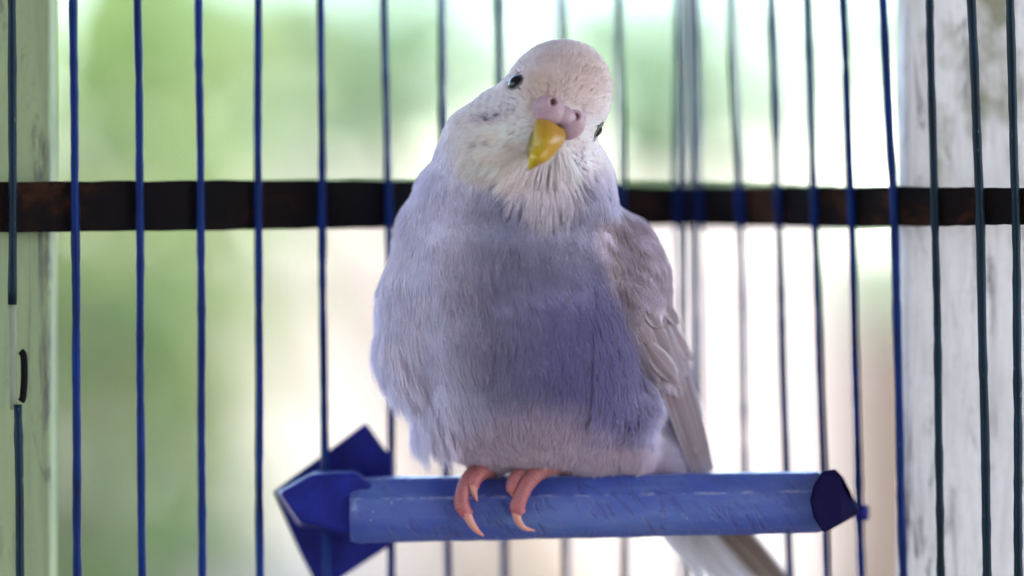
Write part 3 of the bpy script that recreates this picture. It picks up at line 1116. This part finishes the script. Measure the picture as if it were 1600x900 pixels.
def wing_pt(u, py, raise_=0.0):
    a_ = np.interp(py, *zip(*W_IN)); b_ = np.interp(py, *zip(*W_OUT))
    px = a_ + (b_ - a_) * u
    y = np.interp(py, [300, 380, 480, 600, 740], [-2, -2, -0.5, 5, 16]) + 13.0 * u * u - raise_
    return mm(px, py, y)


def wing_n(u, py):
    du = wing_pt(min(u + 0.05, 1.05), py) - wing_pt(u - 0.05, py)
    dv = wing_pt(u, py + 8) - wing_pt(u, py - 8)
    n_ = np.cross(dv, du)
    n_ /= np.linalg.norm(n_)
    return n_ if n_[1] < 0.2 else -n_


# wing base: a thin shell under the feathers
verts, faces = [], []
NU, NVv = 9, 16
pys = np.linspace(380, 625, NVv)
for layer in (0.0, -5.0):
    for py in pys:
        for k in range(NU):
            u = k / (NU - 1)
            sh = 0.10 + 0.82 * u if layer == 0 else 0.16 + 0.70 * u
            verts.append(wing_pt(sh, py, -1.6 + layer))
g = NU * NVv
for i in range(NVv - 1):
    for k in range(NU - 1):
        q = (i * NU + k, i * NU + k + 1, (i + 1) * NU + k + 1, (i + 1) * NU + k)
        faces.append(q); faces.append(tuple(x + g for x in q[::-1]))
rim = [i for i in range(NU)] + [i * NU + NU - 1 for i in range(1, NVv)] + [(NVv - 1) * NU + k for k in range(NU - 2, -1, -1)] + [i * NU for i in range(NVv - 2, 0, -1)]
for i in range(len(rim)):
    x, y_ = rim[i], rim[(i + 1) % len(rim)]
    faces.append((x, y_, y_ + g, x + g))
wme = mesh_mm("wing", verts, faces)
bm = bmesh.new(); bm.from_mesh(wme); bmesh.ops.recalc_face_normals(bm, faces=bm.faces); bm.to_mesh(wme); bm.free()
M_WINGBASE = Mat("wing_down", (0.45, 0.39, 0.45), 0.9, 0.1).m
wing = link("wing", wme, M_WINGBASE, bird, label="folded wing with grey-brown scalloped feathers and pale edges")

r = np.random.default_rng(77)
# primaries (lowest layer), then secondaries, then coverts from the bottom row up
for k in range(5):
    u = 0.15 + 0.2 * k
    p0 = wing_pt(u * 0.8 + 0.1, 560, -2.2 + 0.25 * k)
    p1 = mm(1096 + 5.0 * k, 752 - 4 * k, 17 + 0.6 * k) + np.array([0, -0.25 * k, 0])
    link("primary_feather", blade(p0, p1, wing_n(0.5, 600), 3.9, 0.4), M_PRIM, wing)
for k in range(7):
    u = 0.06 + 0.145 * k
    p0 = wing_pt(u, 490 + 4 * k, -0.6)
    pe = 655 + 9 * math.sin(k * 1.3) - (6 - k) * 9
    p1 = wing_pt(min(0.12 + u * 0.98, 1.0), min(pe, 652), -0.2 - 0.15 * k)
    link("secondary_feather", blade(p0, p1, wing_n(u, 560), 5.0, 0.5), M_FLIGHT, wing)
rows = [(535, 5, 11.0, 5.0), (500, 6, 9.5, 4.9), (462, 6, 7.5, 4.6), (430, 6, 6.4, 4.2), (402, 5, 6.0, 3.9)]
for ri, (py, cnt, ln, wd) in enumerate(rows):
    for k in range(cnt):
        u = 0.12 + 0.86 * (k + (0.5 if ri % 2 else 0.15)) / cnt + r.normal() * 0.03
        p0 = wing_pt(u, py + r.normal() * 5, -0.1 + 0.16 * ri)
        nn = wing_n(u, py)
        tdir = wing_pt(u + 0.03, py + 22) - wing_pt(u, py)
        tdir /= np.linalg.norm(tdir)
        tdir = tdir + np.array([r.normal() * 0.12, 0, 0])
        p1 = p0 + tdir * ln * r.uniform(0.85, 1.15) + nn * 0.35
        link("covert_feather", blade(p0, p1, nn, wd * r.uniform(0.9, 1.1), 0.35, 0.2, 3.5, 7, 5), M_COVERT, wing)

# tail: long blades running down behind the perch
tail_base = mm(985, 690, 17)
vt, ft = ellipsoid(tail_base, np.array([4.5, 0, -3.5]), np.array([0, 3.0, 0]), np.array([5.5, 3, -7.5]), 16, 10)
tail = link("tail", mesh_mm("tail", vt, ft), M_WINGBASE, bird, label="long tapered tail passing behind the perch")
tips = [(1110, 915, M_TAILF, 30), (1142, 925, M_TAILF, 31), (1172, 935, M_TAILF, 32), (1200, 938, M_TAILF, 33), (1222, 935, M_TAILB, 32.0), (1262, 952, M_TAILB, 31.2), (1240, 920, M_TAILF, 34)]
starts = [(960, 715), (975, 700), (985, 695), (1000, 690), (1010, 685), (1020, 680), (1030, 685)]
for k, ((tx, ty, mt, yy), (sx, sy)) in enumerate(zip(tips, starts)):
    link("tail_feather", blade(mm(sx, sy, 18 + 0.35 * k), mm(tx, ty, yy), (0.25, -1, 0.15), 4.2, 0.5, 0.2, 5, 12, 5), mt, tail)


# ---- feet
def foot(toes, leg):
    first = None
    for (pts_, rads, claw, crad) in toes:
        path = catmull([mm(*q) for q in pts_], 12)
        tt_ = np.linspace(0, 1, len(path))
        rr_ = np.interp(tt_, np.linspace(0, 1, len(rads)), rads)
        rr_ = rr_ * 1.1 * (1 + 0.07 * np.sin(np.arange(len(path)) * 2.1))
        v_, f_ = tube(path, list(rr_), 14)
        me_ = mesh_mm("foot" if first is None else "toe", v_, f_)
        ca_ = me_.color_attributes.new("tint", 'FLOAT_COLOR', 'POINT')
        for vi in range(len(me_.vertices)):
            q = min(1.0, (vi // 14) / max(1, len(path) - 1))
            c0_ = np.array((0.24, 0.10, 0.10)) * (1 - q) + np.array((0.44, 0.12, 0.125)) * q
            ca_.data[vi].color = (*c0_, 1)
        o_ = link("foot" if first is None else "toe", me_, M_FOOT, bird if first is None else first)
        if first is None:
            first = o_
        cp = catmull([mm(*q) for q in claw], 5)
        v_, f_ = tube(cp, list(np.interp(np.linspace(0, 1, len(cp)), [0, 0.5, 1], crad)), 10)
        link("claw", mesh_mm("claw", v_, f_), M_CLAW, first)
    if leg:
        path = catmull([mm(*q) for q in leg], 6)
        v_, f_ = tube(path, list(np.linspace(1.5, 1.7, len(path))), 14)
        me_ = mesh_mm("shank", v_, f_)
        ca_ = me_.color_attributes.new("tint", 'FLOAT_COLOR', 'POINT')
        for d_ in ca_.data:
            d_.color = (0.26, 0.11, 0.10, 1)
        link("shank", me_, M_FOOT, first)
    return first


YF = 4.5    # depth just in front of the perch's planed face
foot([([(772, 733, 11), (748, 733, 8), (731, 748, 5.6), (722, 772, 4.2), (722, 790, 3.8), (732, 806, 4.0)], [1.5, 1.5, 1.35, 1.35, 1.5, 1.15],
       [(728, 800, 3.6), (736, 817, 3.4), (746, 830, 4.0), (755, 837, 5.2)], [1.05, 0.75, 0.22]),
      ([(770, 735, 10), (752, 738, 6.8), (742, 748, 4.9), (739, 762, 4.2)], [1.5, 1.5, 1.45, 1.1],
       [(739, 758, 4.0), (741, 770, 4.0), (745, 783, 4.8)], [1.0, 0.7, 0.2])],
     [(790, 705, 12), (782, 722, 12), (772, 734, 11)])
foot([([(893, 727, 9), (868, 728, 6.6), (842, 738, 5.2), (824, 756, 4.0), (814, 776, 3.4), (809, 792, 3.3), (814, 802, 3.6)], [1.6, 1.65, 1.6, 1.5, 1.4, 1.55, 1.1],
       [(806, 795, 3.3), (809, 812, 3.1), (819, 825, 3.6), (835, 829, 4.8)], [1.05, 0.72, 0.2]),
      ([(850, 730, 10), (825, 737, 6.8), (806, 748, 5.0), (801, 762, 4.3), (803, 770, 4.2)], [1.5, 1.5, 1.4, 1.3, 0.9],
       [(800, 763, 4.3), (802, 772, 4.3), (808, 780, 5.0)], [0.9, 0.6, 0.2])],
     [(905, 700, 12), (900, 716, 11), (890, 728, 9)])
